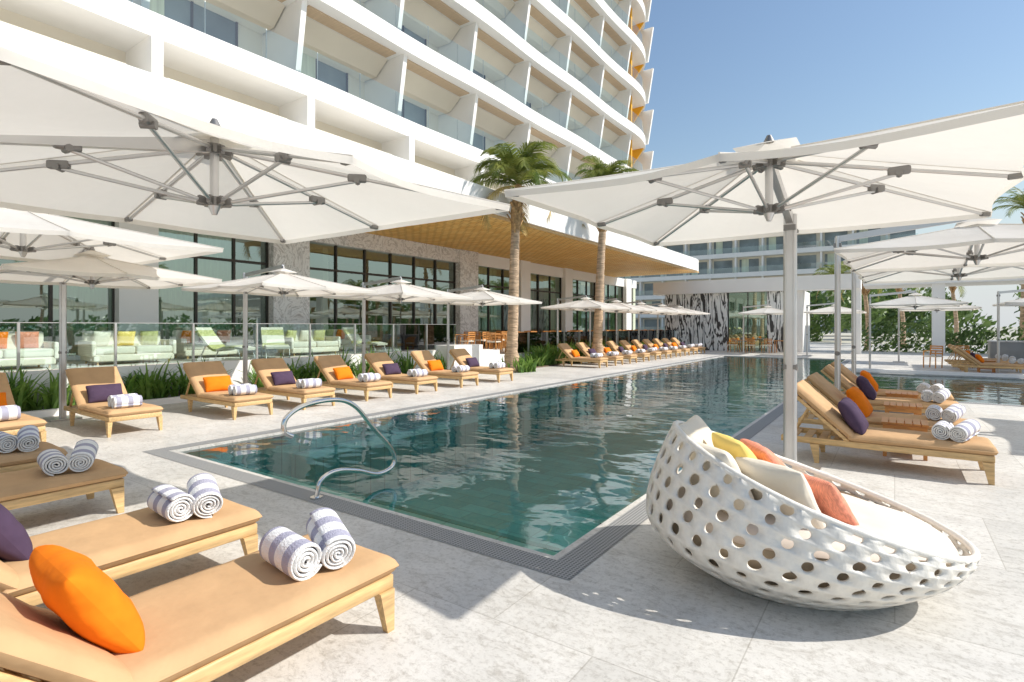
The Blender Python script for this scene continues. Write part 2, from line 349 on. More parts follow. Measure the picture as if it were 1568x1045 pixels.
def towel_mesh(seed=0):
    b=MB(); L=.36; n=150; turns=4.3; R=.098; vs=[];fs=[]
    xs_=(-L/2,-L/2+.008,-L/2+.02,-L/6,L/6,L/2-.02,L/2-.008,L/2); K=len(xs_)
    for i in range(n+1):
        t=i/n; th=t*turns*2*math.pi; r=.014+(R-.014)*t; th0=.0165
        wob=.006*noise.noise((t*9,seed,0)); 
        for rr in (r,r-th0):
            for k,x in enumerate(xs_):
                q=rr
                if k in(0,K-1): q=r-th0/2+(.002 if rr==r else -.002)
                elif k in(1,K-2): q=r-th0/2+(.0065 if rr==r else -.0065)
                q+=.004*noise.noise((th*.8,x*12,seed)) 
                vs.append((x+wob*(1 if k<3 else -1),q*math.cos(th),q*math.sin(th)*.92))
    for i in range(n):
        a=i*2*K; c=a+2*K
        for k in range(K-1):
            fs.append((a+k,a+k+1,c+k+1,c+k)); fs.append((a+K+k,c+K+k,c+K+1+k,a+K+k+1))
        fs.append((a,c,c+K,a+K)); fs.append((a+K-1,a+2*K-1,c+2*K-1,c+K-1))
    a=n*2*K
    for k in range(K-1): fs.append((a+k,a+k+1,a+K+1+k,a+K+k))
    b.add(vs,fs,'towel',True); return b.mesh('rolled_towel')
TMS=[towel_mesh(1),towel_mesh(4)]
def pillow_mesh(mat,w=.46,h=.44,t=.19):
    b=MB(); b.pillow(w,h,t,mat,Matrix.Identity(4),22); return b.mesh(mat+'_pillow')
PO=pillow_mesh('orange'); PP=pillow_mesh('purple'); PO2=pillow_mesh('orange',.5,.32,.16); PP2=pillow_mesh('purple',.5,.32,.16)
def place(o,T): o.rotation_mode='QUATERNION'; o.location=T.translation; o.rotation_quaternion=T.to_quaternion()
def lounger(x,y,rz,pil=None,towels=2,flip=1,px=0,near=False):
    rz2=rz+(0 if near else random.uniform(-.02,.02))
    inst('sun_lounger',LM,(x,y,0),rz2)
    B=TR((x,y,0),rz=rz2)
    if pil:
        o=inst('throw_pillow',pil); sq=pil in(PO,PP)
        hh=.20 if sq else .15
        place(o,B@TR((px,-.25,.41+hh*.72),rx=math.radians(180-58),rz=random.uniform(-.12,.12)))
    if towels:
        a=random.uniform(-.12,.12)
        o=inst('rolled_towel',TMS[0]); place(o,B@TR((.03*flip,.58,.375+.094),rx=random.uniform(0,6),rz=a-.05))
        if near or random.random()<.4:
            o=inst('rolled_towel',TMS[1]); place(o,B@TR((.09*flip,.765,.375+.118),rx=random.uniform(0,6),rz=a-.30,ry=.16))
        else:
            o=inst('rolled_towel',TMS[1]); place(o,B@TR((.05*flip,.78,.375+.096),rx=random.uniform(0,6),rz=a-.12))
H=math.pi/2
lounger(-2.52,1.04,0,PO,px=-.02,near=True); lounger(-3.82,1.04,0,PP,px=-.1,near=True); lounger(-5.79,.98,0,None,near=True); lounger(-7.15,.95,0,PP)
LY=[2.05,3.5,5.3,6.65,8.15,9.65,11.25,12.85]
pl=[PO2,PP2,PO2,PP2,PO2,PP2,PO2,PP2]
for i,y in enumerate(LY): lounger(-10.2+random.uniform(-.05,.05),y,-H,pl[i])
for i in range(10): lounger(-10.2,19.4+i*1.5,-H,[PO2,PP2][i%2])
for i,(y,p) in enumerate([(7.65,PP),(9.1,PO),(11.2,PP),(12.6,PO)]): lounger(-.15,y,-H,p,px=.1,near=(i==0))
for i in range(3): lounger(2.6,24.2+i*1.6,-H,[PO2,PP2][i%2])
lounger(5.2,24.2,-H,PO2); lounger(7.5,24.5,-H,PP2)
b=MB()
for sx in (-1,1):
    for sy in (-1,1): b.box(sx*.2-.02,sy*.2-.02,0,sx*.2+.02,sy*.2+.02,.4,'wood_or')
for i in range(6): b.box(-.235+i*.08,-.235,.4,-.165+i*.08,.235,.425,'wood_or')
b.box(-.22,-.222,.33,.22,-.2,.395,'wood_or'); b.box(-.22,.2,.33,.22,.222,.395,'wood_or'); b.box(-.2,-.2,.12,.2,.2,.14,'wood_or')
ST=b.mesh('side_table')
for p in ((.1,8.38),(.1,10.15),(.1,11.9),(2.6,25.0)): inst('side_table',ST,(p[0],p[1],0))

# ---------------------------------------------------------------- umbrellas
def umbrella_mesh(S,rim,top,off,mast_top,over,seed=0):
    b=MB(); h=S/2; NA=64; NR=8
    def edge(a):
        c,s_=math.cos(a),math.sin(a); r=h/max(abs(c),abs(s_))
        k=(a/(math.pi/4))%1; sc_=.055*math.sin(math.pi*k)
        return r*(1-sc_)
    def P(i,j,dz=0):
        a=2*math.pi*i/NA; t=j/NR; r=edge(a)*t
        k=(a/(math.pi/4))%1; sag=.09*math.sin(math.pi*k)*t*(h/1.75)
        sag+=.02*noise.noise((math.cos(a)*t*2.2,math.sin(a)*t*2.2,seed))*math.sin(math.pi*k)
        return (r*math.cos(a),r*math.sin(a),top-(top-rim)*(t**.92)-sag*.42*(1-.3*t)+dz)
    vs=[];fs=[]
    for j in range(1,NR+1):
        for i in range(NA): vs.append(P(i,j))
    c=len(vs); vs.append((0,0,top))
    for i in range(NA): fs.append((c,i,(i+1)%NA))
    for j in range(NR-1):
        for i in range(NA):
            a=j*NA+i; a2=j*NA+(i+1)%NA; fs.append((a,a+NA,a2+NA,a2))
    b.add(vs,fs,'canvas',False)
    hv=[];hf=[]
    for i in range(NA):
        p=P(i,NR); hv+= [p,(p[0]*.996,p[1]*.996,p[2]-.05)]
    for i in range(NA):
        k=(i+1)%NA; hf.append((2*i,2*i+1,2*k+1,2*k))
    b.add(hv,hf,'canvas')
    for q in range(8):
        i=q*(NA//8); b.tube([Vector(P(i,j))+Vector((0,0,.004)) for j in range(1,NR+1)],.008,'canvas',5)
    cv=[(0,0,top+.09)];cf=[]
    for i in range(8):
        a=i*math.pi/4; r=.26*h/1.75/max(abs(math.cos(a)),abs(math.sin(a))); cv.append((r*math.cos(a),r*math.sin(a),top+.0))
    for i in range(8): cf.append((0,i+1,(i+1)%8+1))
    b.add(cv,cf,'canvas')
    low=rim-.07; s=h/1.75
    b.tube([(0,0,low-.06),(0,0,top-.02)],.035*s,'alu',12)
    b.tube([(0,0,low-.03),(0,0,low+.04)],.075*s,'joint',12); b.tube([(0,0,low-.10),(0,0,low-.03)],[.02,.05*s],'alu',12)
    b.tube([(0,0,top-.15),(0,0,top-.08)],.085*s,'joint',12)
    b.tube([(0,0,top+.08),(0,0,top+.14)],[.05*s,.02],'joint',10)
    for i in range(8):
        a=i*math.pi/4; R=edge(a); ca,sa=math.cos(a),math.sin(a)
        def Q(t,dz): return Vector((R*t*ca,R*t*sa,top-(top-rim)*(t**.92)+dz))
        b.bar((.05*ca*s,.05*sa*s,low),(.13*ca*s,.13*sa*s,low+.01),.035*s,.06*s,'joint')
        b.bar((.05*ca*s,.05*sa*s,top-.12),(.14*ca*s,.14*sa*s,top-.12-.02),.035*s,.06*s,'joint')
        b.tube([Q(.05,-.09),Q(.5,-.055)],.018*s,'alu',8); b.tube([Q(.5,-.055),Q(.985,-.038)],.015*s,'alu',8)
        tm=.46 if i%2 else .56
        pj=Q(tm,-.085); b.tube([Vector((.11*ca*s,.11*sa*s,low+.005)),pj],.015*s,'alu',8)
        b.rbox((0,0,0),(.06*s,.16*s,.07*s),.018*s,'joint',TR(Q(tm,-.062),rz=a-H,rx=0),seg=2)
        b.tube([pj+Vector((-sa,ca,0))*.045*s,pj-Vector((-sa,ca,0))*.045*s],.026*s,'joint',8)
        b.rbox((0,0,0),(.05*s,.09*s,.04*s),.01*s,'joint',TR(Q(.965,-.036),rz=a-H),seg=2)
    for sx in (-1,1): b.tube([(sx*.038*s,off,.02),(sx*.038*s,off,mast_top)],.031*s,'alu',14)
    b.box(-.03*s,off-.045*s,.02,.03*s,off+.045*s,mast_top-.02,'alu')
    b.box(-.28*s,off-.28*s,.004,.28*s,off+.28*s,.03,'alu')
    b.box(-.06*s,off-.06*s,mast_top-.18,.06*s,off+.06*s,mast_top-.12,'joint'); b.tube([(-.07*s,off,1.15),(.07*s,off,1.15)],.04*s,'joint',10)
    if over:
        b.bar((0,off,mast_top-.05),(0,0,top+.12),.07*s,.1*s,'alu')
    else:
        b.bar((0,off+.06,mast_top-.08),(0,.05,top-.10),.07*s,.10*s,'alu')
    return b.mesh('patio_umbrella')
U1=umbrella_mesh(3.5,2.74,3.22,1.25,2.84,False,1)
U1b=umbrella_mesh(3.5,2.69,3.17,1.72,2.78,False,2)
U2=umbrella_mesh(3.4,2.68,3.12,1.78,3.1,True,3)
US=umbrella_mesh(2.7,2.36,2.72,1.35,2.78,True,4)
def umb(me,cx,cy,dirang): inst('patio_umbrella',me,(cx,cy,0),dirang)
umb(U1,-.95,5.5,0)
umb(U1b,-4.6,2.3,math.pi); umb(U1b,-9.5,2.25,math.pi)
umb(U2,1.0,10.6,H); umb(U2,1.05,14.05,H)
for y in (3.3,6.6,9.9,13.3): umb(US,-10.4,y,H+random.uniform(-.05,.05))
for y in (20.2,23.2,26.2,29.2,32.2): umb(US,-10.4,y,H+random.uniform(-.05,.05))
for p in ((.6,24.2),(4.2,24.4),(8,24.6),(12,25),(-2.6,34),(-6,34.5),(1.5,30),(6,31)): umb(US,p[0],p[1],H)
umb(U2,5.6,12.3,H)

# ---------------------------------------------------------------- basket chair
def basket():
    b=MB(); A,Bx=.92,.80; NC=35; NRW=8
    def Hh(ph): return .30+.61*((1-math.cos(ph))/2)**1.1
    def f(z): 
        if z<.34: return .58+.42*math.sin(z/.34*math.pi/2)
        return 1-.25*((z-.34)/.56)**1.5
    def S(u,t,off=0):
        ph=u*2*math.pi; z=Hh(ph)*t; r=f(z)+off
        back=(1-math.cos(ph))/2
        return Vector((A*r*math.cos(ph)-.10*back*max(0,z-.3),Bx*r*math.sin(ph),z+.012))
    vs=[];fs=[]; key={}
    def V(u,t):
        k=(round((u%1)*NC*4)%(NC*4), round(t*NRW*8))
        if k not in key: key[k]=len(vs); vs.append(S(u,t)+Vector((noise.noise((u*40,t*9,0)),noise.noise((u*40,t*9,5)),0))*.008)
        return key[k]
    for r in range(NRW):
        o=.5 if r%2 else 0
        for c in range(NC):
            u0=(c+o)/NC; u1=(c+1+o)/NC; t0=r/NRW; t1=(r+1)/NRW; um=(u0+u1)/2; tm=(t0+t1)/2
            outer=[V(u1,tm),V(u1,t1),V(um,t1),V(u0,t1),V(u0,tm),V(u0,t0),V(um,t0),V(u1,t0)]
            hs=random.uniform(.8,1.15)
            cw=(S(u1,tm)-S(u0,tm)).length; chh=(S(um,t1)-S(um,t0)).length
            size=.034*hs
            hw=min(.30,size/cw*.95)*(u1-u0); ht=min(.35,size*1.1/chh)*(t1-t0)
            jx=random.uniform(-.06,.06)*(u1-u0)
            inner=[]
            for k in range(16):
                a=k*math.pi/8; inner.append(len(vs)); vs.append(S(um+jx+hw*math.cos(a)+hw*.35*math.sin(a),tm+ht*math.sin(a)))
            for k in range(8):
                a=outer[k]; a2=outer[(k+1)%8]; i0=inner[(2*k)%16]; i1=inner[2*k+1]; i2=inner[(2*k+2)%16]
                fs.append((a,i0,i1)); fs.append((a,i1,a2)); fs.append((a2,i1,i2))
    b.add(vs,fs,'basket',True)
    me=b.mesh('woven_lounge_chair')
    o=inst('woven_lounge_chair',me)
    sm=o.modifiers.new('solid','SOLIDIFY'); sm.thickness=.018; sm.offset=-1
    c=MB()
    rimp=[S(i/72,1.0) for i in range(73)]
    c.tube(rimp,[.021+.005*noise.noise((i*.9,0,0)) for i in range(73)],'basket',10,cap=False)
    c.tube([S(i/72,0)+Vector((0,0,.0)) for i in range(73)],.02,'basket',8,cap=False)
    c.tube([(0,0,.03),(0,0,.06)],.50,'basket',40)
    r=c.obj('rim'); r.parent=o
    c=MB(); vs=[];fs=[]
    for j in range(6):
        for i in range(60):
            ph=2*math.pi*i/60; z=.06+.33*j/5; z=min(z,Hh(ph)*.93); r_=f(z)-.075
            vs.append((A*r_*math.cos(ph),Bx*r_*math.sin(ph),z))
    for j in range(5):
        for i in range(60):
            a=j*60+i; a2=j*60+(i+1)%60; fs.append((a,a2,a2+60,a+60))
    c.add(vs,fs,'liner',True); q=c.obj('liner'); q.parent=o
    c=MB(); vs=[];fs=[]; NA=48
    prof=[(0,.04),(.5,.04),(.80,.025),(.93,-.01),(.975,-.07),(.95,-.13),(.8,-.16),(0,-.16)]
    for (rr,z) in prof:
        for i in range(NA):
            ph=2*math.pi*i/NA; k=f(.36)*.92
            vs.append((A*k*rr*math.cos(ph)+.025,Bx*k*rr*math.sin(ph),.40+z-.05*math.cos(ph)*rr+.02*noise.noise((rr*3*math.cos(ph),rr*3*math.sin(ph),0))))
    for j in range(len(prof)-1):
        for i in range(NA):
            a=j*NA+i;a2=j*NA+(i+1)%NA; fs.append((a,a+NA,a2+NA,a2))
    c.add(vs,fs,'seatpad',True); s=c.obj('seat_cushion'); s.parent=o
    def pil(nm,mat,w,h,t,T):
        c=MB(); c.pillow(w,h,t,mat,Matrix.Identity(4),22); q=c.obj(nm); place(q,T); q.parent=o
    R=math.radians
    pil('back_pillow','linen',.60,.60,.20,TR((-.54,.22,.66),ry=R(64),rz=R(-16)))
    pil('back_pillow_2','linen',.56,.54,.20,TR((-.50,-.24,.62),ry=R(62),rz=R(30)))
    pil('yellow_pillow','yellow',.44,.44,.15,TR((-.33,-.06,.69),ry=R(58),rz=R(18)))
    pil('linen_pillow','linen',.46,.46,.17,TR((-.16,-.34,.60),ry=R(58),rz=R(42)))
    pil('coral_pillow','coral',.46,.46,.15,TR((-.12,.10,.62),ry=R(54),rz=R(12)))
    pil('coral_pillow_2','coral',.38,.38,.14,TR((.08,-.20,.55),ry=R(50),rz=R(38)))
    return o
ch=basket(); ch.location=(-.53,3.97,0); ch.rotation_euler=(0,0,math.radians(20))

# ---------------------------------------------------------------- hotel building
b=MB()
def vslab(b,pts,z0,z1,mat,under=None):
    n=len(pts); vs=[(x,y,z0) for x,y in pts]+[(x,y,z1) for x,y in pts]
    b.add(vs,[tuple(range(n,2*n))],mat); b.add(vs,[tuple(range(n))[::-1]],under or mat)
    b.add(vs,[(i,(i+1)%n,(i+1)%n+n,i+n) for i in range(n)],mat)
FX=-11.3
vslab(b,[(-18.6,-16),(FX,-16),(FX,38.6),(FX-.15,39.6),(FX-.6,40.2),(-18.6,40.2)],5.5,6.3,'white')
b.box(-18.4,14.1,5.44,FX-.25,39.7,5.494,'bamboo')
b.box(FX-.22,14.1,5.40,FX-.12,39.6,5.497,'wood')
b.box(-18.4,14.0,5.30,FX-.25,14.1,5.497,'wood')
FXx=-18.0
cols=[-8.9,-3.7,1.5,6.75,11.6,21.6,26.8,32.0,37.0,42.0]
for y in cols:
    mb=y in(11.6,21.6); w=.72 if mb else .5
    b.box(FXx-.5,y-w,.5,FXx+.28,y+w,5.5-.065,'marble' if mb else 'white')
b.box(FXx-.45,12.32,4.78,FXx+.2,20.88,5.43,'marble')
b.box(FXx-.45,-16,4.9,FXx+.1,10.88,5.497,'white'); b.box(FXx-.45,22.32,4.8,FXx+.1,44,5.43,'white')
b.box(FXx-.4,-16,.5,FXx+.02,10.88,.82,'white')
edges=[-16]+cols+[44]
for i in range(len(edges)-1):
    y0=edges[i]+.5;y1=edges[i+1]-.5
    if edges[i] in(11.6,21.6): y0+=.22
    if edges[i+1] in(11.6,21.6): y1-=.22
    n=max(2,round((y1-y0)/1.35))
    for k in range(n):
        ya=y0+(y1-y0)*k/n; yb=y0+(y1-y0)*(k+1)/n; d1=random.uniform(-.012,.012); d2=random.uniform(-.012,.012)
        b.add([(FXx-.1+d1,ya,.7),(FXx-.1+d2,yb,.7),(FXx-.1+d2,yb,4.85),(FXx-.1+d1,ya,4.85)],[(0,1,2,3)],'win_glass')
    for k in range(n+1):
        y=y0+(y1-y0)*k/n; b.box(FXx-.14,y-.035,.7,FXx-.03,y+.035,4.85,'bronze')
    b.box(FXx-.14,y0,3.75,FXx-.035,y1,3.83,'bronze'); b.box(FXx-.14,y0,.7,FXx-.033,y1,.80,'bronze')
    if i not in(5,):
        for (ya,yb) in ((y0+.05,y0+1.4),(y1-1.5,y1-.05)) if i%2 else ((y0+.05,y0+2.6),):
            nn=int((yb-ya)/.04); vs=[];fs=[]
            for k in range(nn+1):
                y=ya+(yb-ya)*k/nn; x=FXx-.45+.05*math.sin(k*.95)+.02*math.sin(k*.37)
                vs+=[(x,y,.7),(x,y,4.85)]
            fs=[(2*k,2*k+2,2*k+3,2*k+1) for k in range(nn)]
            b.add(vs,fs,'curtain',True)
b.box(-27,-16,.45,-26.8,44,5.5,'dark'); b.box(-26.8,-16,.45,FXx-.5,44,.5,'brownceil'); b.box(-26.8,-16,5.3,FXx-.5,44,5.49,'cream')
for y in range(-14,44,6): b.box(-26,y,.5,-22,y+.3,5.3,'cream')
b.box(-18.6,-16,6.3,-17.6,42,9.25,'cream')
fins=[6.5+4.65*k for k in range(-5,9)]
for y in fins:
    b.box(-17.6,y-.14,6.3,-15.95,y+.14,9.25,'white')
    b.box(-16.7,y+.5,7.35,-16.55,y+4.15,8.5,'cream')
b.box(-17,-16,6.9,-16.9,42,7.0,'white')
YE=45.0
def outline(off=0,k=0):
    pts=[(-24,-16)]
    ys=[-16+ (YE-6+16)*i/90 for i in range(91)]
    for y in ys:
        pts.append((-16+off+.05*math.sin(y*2*math.pi/9.3),y))
    xl=pts[-1][0]
    cx,cy=-20.5,YE-4.5
    rx=xl-cx; ry=4.5
    for i in range(1,15):
        a=math.pi/2*i/14; 
        pts.append((cx+rx*math.cos(a)**.75,cy-1.5+(ry+1.5)*math.sin(a)**.9))
    pts.append((-24,pts[-1][1]))
    return pts
for k in range(9):
    z0=9.25+3.4*k; z1=z0+.66
    vslab(b,outline(0,k),z0,z1,'white')
    g=outline(-.14,k)[1:-1]
    vs=[]
    for i,(x,y) in enumerate(g): vs+=[(x,y,z1),(x,y,z1+1.0)]
    b.add(vs,[(2*i,2*i+2,2*i+3,2*i+1) for i in range(len(g)-1)],'rail_glass')
    for i in range(0,len(g),3):
        x,y=g[i]; b.box(x-.035,y-.01,z1,x-.01,y+.01,z1+1.01,'alu')
    zt=z0+3.4
    b.box(-24,-16,z1,-18.7,YE-5,zt,'cream')
    for j,y in enumerate(fins):
        vs=[(-18.7,y-.1,z1),(-16.75,y-.1,z1),(-16.3,y-.1,zt),(-18.7,y-.1,zt),(-18.7,y+.1,z1),(-16.75,y+.1,z1),(-16.3,y+.1,zt),(-18.7,y+.1,zt)]
        b.add(vs,[(0,1,2,3),(7,6,5,4),(1,5,6,2),(0,4,5,1),(3,2,6,7)],'white')
        if y<YE-8:
            b.add([(-18.66,y+.6,z1+.05),(-18.66,y+3.6,z1+.05),(-18.66,y+3.6,z1+2.3),(-18.66,y+.6,z1+2.3)],[(0,1,2,3)],'midglass')
            for q in (.6,2.07,3.54): b.box(-18.68,y+q,z1,-18.6,y+q+.06,z1+2.3,'bronze')
            if (j*3+k)%4: b.box(-18.66,y+.65,z1+.05,-18.63,y+.65+random.uniform(.5,1.6),z1+2.3,'curtain')
            vs=[(-18.7,y+.15,zt-.55),(-17.9,y+.15,zt-.55),(-17.2,y+.15,zt-.003),(-18.7,y+.15,zt-.003)]
            vs+=[(a_,y+4.5,c_) for a_,_,c_ in vs]
            b.add(vs,[(0,1,2,3),(7,6,5,4),(0,4,5,1),(1,5,6,2)],'cream')
            b.box(-17.1,y+.3,zt-.04,-16.5,y+4.3,zt-.003,'brownceil')
            if (j+k)%2==0:
                b.box(-17.9,y+1,z1+.25,-17.2,y+1.7,z1+.35,'bronze'); b.box(-17.95,y+1,z1+.3,-17.88,y+1.7,z1+.85,'bronze')
                for qx in(-17.88,-17.24):
                    for qy in(1.02,1.66): b.box(qx,y+qy,z1,qx+.03,y+qy+.03,z1+.26,'bronze')
    b.box(-18.6,YE-5.0,z1,-16.7,YE-4.8,zt-.003,'yelpaint')
    vs=[(-18.9,YE-2.5,zt-1.7),(-18.0,YE-2.5,zt-1.7),(-16.7,YE-2.5,zt-.003),(-18.9,YE-2.5,zt-.003)]; vs+=[(a_,b_+.15,c_) for a_,b_,c_ in vs]
    b.add(vs,[(0,1,2,3),(7,6,5,4),(0,4,5,1),(1,5,6,2)],'yelpaint')
b.obj('hotel_building')

# terraces
b=MB()
b.box(-18.02,-14,0.0,-13.0,15.5,.70,'white'); b.box(-18.0,-14,.70,-13.05,15.5,.704,'deck')
b.box(-13.0,-14,0,-12.85,15.5,.78,'white')
b.box(-12.40,-14,0,-12.28,13.9,.12,'white')
b.box(-12.99,13.95,0,-12.1,15.49,.95,'white')
for i in range(4): b.box(-13.0,15.5+i*.003,.001,-11.9-i*.28,17.4-i*.003,.17*(i+1),'white')
b.box(-18.03,15.5,0,-13.0,17.4,.69,'white')
b.box(-18.01,17.4,0,-12.4,44,.50,'white'); b.box(-18.0,17.41,.5,-12.45,44,.504,'deck')
b.obj('terrace')
b=MB()
y=-13.5
while y<15:
    b.box(-12.95,y+.01,.80,-12.935,y+1.48,1.66,'rail_glass'); b.box(-12.97,y-.02,.78,-12.92,y+.02,1.66,'alu'); y+=1.5
b.box(-12.96,-13.5,1.66,-12.925,15,1.675,'alu')
b.obj('glass_balustrade')
b=MB(); y=17.6
while y<42:
    b.box(-12.5,y+.01,.52,-12.488,y+1.48,1.35,'rail_glass'); b.box(-12.52,y-.015,.5,-12.47,y+.015,1.35,'alu'); y+=1.5
b.obj('glass_balustrade')

def sofa(name,x,y,z,rz,w=1.9,cols=('green','orange','yellow')):
    b=MB()
    b.rbox((0,0,.16),(w,.85,.16),.03,'linen'); 
    for i in range(2): b.rbox(((i-.5)*(w/2-.02),.04,.33),(w/2-.03,.78,.18),.05,'sofa')
    for i in range(2): b.rbox(((i-.5)*(w/2-.02),-.34,.58),(w/2-.04,.2,.42),.06,'sofa')
    for sx in(-1,1): b.rbox((sx*(w/2),0,.38),(.09,.88,.36),.03,'linen')
    for sx in(-1,1):
        for sy in(-1,1): b.tube([(sx*(w/2-.1),sy*.35,0),(sx*(w/2-.1),sy*.35,.1)],.02,'wood',8)
    for i,c in enumerate(cols): b.pillow(.4,.4,.15,c,TR(((i-1)*w*.3,-.18,.6),rx=math.radians(70),rz=.2*(i-1)),8)
    b.obj(name,(x,y,z),rz)
for (x,y,rz,c) in ((-15.3,5.6,-H,('green','yellow','sofa')),(-15.3,10.6,-H,('green','sofa','green')),(-15.2,3.2,-H,('coral','orange','yellow')),(-16.3,8.0,-H,('coral','purple','orange')),(-16.2,1.2,-H,('orange','green','coral')),(-16.5,12.9,-H,('sofa','orange','green'))):
    sofa('outdoor_sofa',x,y,.704,rz,1.7,c)
def lchair():
    b=MB()
    P=smoothpath([(0,.75,.30),(0,.3,.36),(0,-.1,.28),(0,-.45,.62),(0,-.62,.85)],5)
    for i in range(len(P)-1):
        b.bar(P[i],P[i+1],.6,.06,'green' if (i//3)%2 else 'sofa')
    for sx in(-1,1):
        b.tube([(sx*.3,.6,.30),(sx*.3,.7,0)],.016,'alu',6); b.tube([(sx*.3,-.3,.4),(sx*.3,-.5,0)],.016,'alu',6); b.tube([(sx*.3,.7,.02),(sx*.3,-.5,.02)],.014,'alu',6)
    return b.mesh('lounge_chair')
LC=lchair()
for (x,y,rz) in ((-14.5,7.5,-1.1),(-14.6,9.0,-2.0),(-14.4,2.0,-.8),(-14.6,12.2,-1.3)): inst('lounge_chair',LC,(x,y,.704),rz)
b=MB()
b.rbox((0,0,.73),(.8,.8,.04),.008,'wood_or',seg=1)
for sx in(-1,1):
    for sy in(-1,1): b.box(sx*.33-.02,sy*.33-.02,0,sx*.33+.02,sy*.33+.02,.71,'wood_or')
DT=b.mesh('dining_table')
b=MB()
b.rbox((0,0,.45),(.46,.46,.05),.015,'linen')
for sx in(-1,1):
    b.bar((sx*.21,.2,0),(sx*.21,.2,.64),.03,.03,'wood_or'); b.bar((sx*.21,-.2,0),(sx*.21,-.26,.85),.03,.03,'wood_or'); b.bar((sx*.21,.21,.64),(sx*.21,-.25,.66),.04,.02,'wood_or')
for z in (.55,.65,.75,.83): b.bar((-.21,-.25,z),(.21,-.25,z),.02,.05,'wood_or')
DC=b.mesh('dining_chair')
for i in range(9):
    for x in (-13.7,-15.9):
        y=19+i*2.5+(x+13.7)*.3; inst('dining_table',DT,(x,y,.504))
        for a in range(4): inst('dining_chair',DC,(x-.72*math.sin(a*H)*-1,y-.72*math.cos(a*H)*-1,.504),math.pi-a*H+random.uniform(-.2,.2))
# ---------------------------------------------------------------- plants
def strap(b,x,y,z,h,n,mat='leaf',w=.04):
    for i in range(n):
        a=random.uniform(0,6.283); L=h*random.uniform(.6,1.15); lean=random.uniform(.15,.8)
        px,py=x+random.uniform(-.08,.08),y+random.uniform(-.08,.08)
        ns=5; s=Vector((-math.sin(a),math.cos(a),0)); vs=[]
        for k in range(ns+1):
            t=k/ns; r=L*lean*t*(.4+.8*t); zz=z+L*(t-.45*lean*t*t*t)
            ww=w*(1-.85*t**1.5)*(1 if k else .5)
            c=Vector((px+math.cos(a)*r,py+math.sin(a)*r,zz)); vs+=[c-s*ww,c+s*ww]
        b.add(vs,[(2*k,2*k+1,2*k+3,2*k+2) for k in range(ns)],mat,True)
def planter(name,x0,x1,y0,y1,n,h,z=.02,gap=-.3):
    b=MB()
    b.box(x0,y0,0.0,x1,y1,z+.04,'soil')
    for i in range(n): 
        y=random.uniform(y0,y1)
        if noise.noise((y*.8,3,0))<gap: continue
        strap(b,random.uniform(x0+.05,x1-.05),y,z+.03,h*random.uniform(.55,1.3),14)
    b.obj(name)
planter('strap_leaf_plants',-12.85,-12.41,-6,13.9,190,.78,.02,-.2)
planter('strap_leaf_plants',-12.0,-11.3,17.8,24.5,150,.8,.0)
planter('strap_leaf_plants',-12.0,-11.6,25.5,36,110,.65,.0)
b=MB()
for i in range(14): strap(b,-10.85+random.uniform(-.45,.45),15.9+random.uniform(-.45,.45),0,.6,14)
b.obj('strap_leaf_plants')
def palm(x,y,h,lean,seed,R=1.6,tr=.19,fr=20,z0=0,dens=2,droop=1.0,up=1.45):
    random.seed(seed); b=MB()
    n=34; pts=[];rad=[]
    for i in range(n+1):
        t=i/n; pts.append(Vector((lean[0]*t*t+.05*math.sin(t*5),lean[1]*t*t,h*t)))
        r=tr*(1.3-.5*t) if t<.1 else tr*(1.0-.35*t); r*=1+.07*(i%2)+.06*noise.noise((i*1.3,seed,0)); rad.append(r)
    b.tube(pts,rad,'bark',14)
    top=pts[-1]
    for i in range(34):
        t=.78+.22*random.random(); p=pts[int(t*n)]; a=random.uniform(0,6.28)
        d=Vector((math.cos(a),math.sin(a),0)); b.bar(p+d*tr*.5,p+d*(tr+.12)+Vector((0,0,.35)),.09,.035,'fibre')
    b.tube([pts[int(n*.78)],pts[int(n*.9)],top+Vector((0,0,.25))],[tr*.7,tr*1.1,tr*.6],'fibre',10)
    for i in range(fr):
        a=i*2.399+random.uniform(-.25,.25); 
        q_=i/fr
        el=up-1.1*q_+random.uniform(-.15,.15) if q_<.88 else random.uniform(-.5,.1)
        L=R*random.uniform(.8,1.2); d=Vector((math.cos(a),math.sin(a),0)); sd=Vector((-math.sin(a),math.cos(a),0))
        P=[];ns=16; p=top+Vector((0,0,.2)); e=el
        for k in range(ns+1):
            P.append(p.copy()); p=p+(d*math.cos(e)+Vector((0,0,math.sin(e))))*(L/ns); e-= droop*(.05+.05*random.random())*(.3+1.7*(k/ns)**1.3)*1.5
        mt='frond' if i<fr*.9 else 'leafdry'
        b.tube(P,[.024*(1-.8*k/ns) for k in range(ns+1)],mt,5,cap=False)
        NN=ns*dens
        for k in range(dens*2,NN):
            ff=k/dens; k0=int(ff); q=P[k0].lerp(P[min(ns,k0+1)],ff-k0); t=k/NN
            tg=(P[min(ns,k0+1)]-P[max(0,k0-1)]).normalized()
            ll=R*.27*math.sin(math.pi*min(1,(.16+t*.80)))**.6*random.uniform(.8,1.1)+.05
            for s_ in(-1,1):
                dr=(sd*s_*.8+tg*.9+Vector((0,0,-.15-.30*random.random()))).normalized()
                w=tg*.016*R/1.5; e1=q+dr*ll*.55; e2=q+dr*ll+Vector((0,0,-.2*ll))
                b.add([q-w,q+w,e1+w*.9,e1-w*.9,e2],[(0,1,2,3),(3,2,4)],mt,False)
    return b.obj('palm_tree',(x,y,z0))
palm(-11.0,15.7,6.3,(.25,.15),3,2.2,.20,30,dens=3,droop=1.35,up=1.5)
palm(-10.6,21.6,7.4,(.35,.35),5,1.9,.21,26,dens=3,droop=1.3,up=1.5)
palm(6.5,46,8.6,(.3,0),11,2.2,.2)
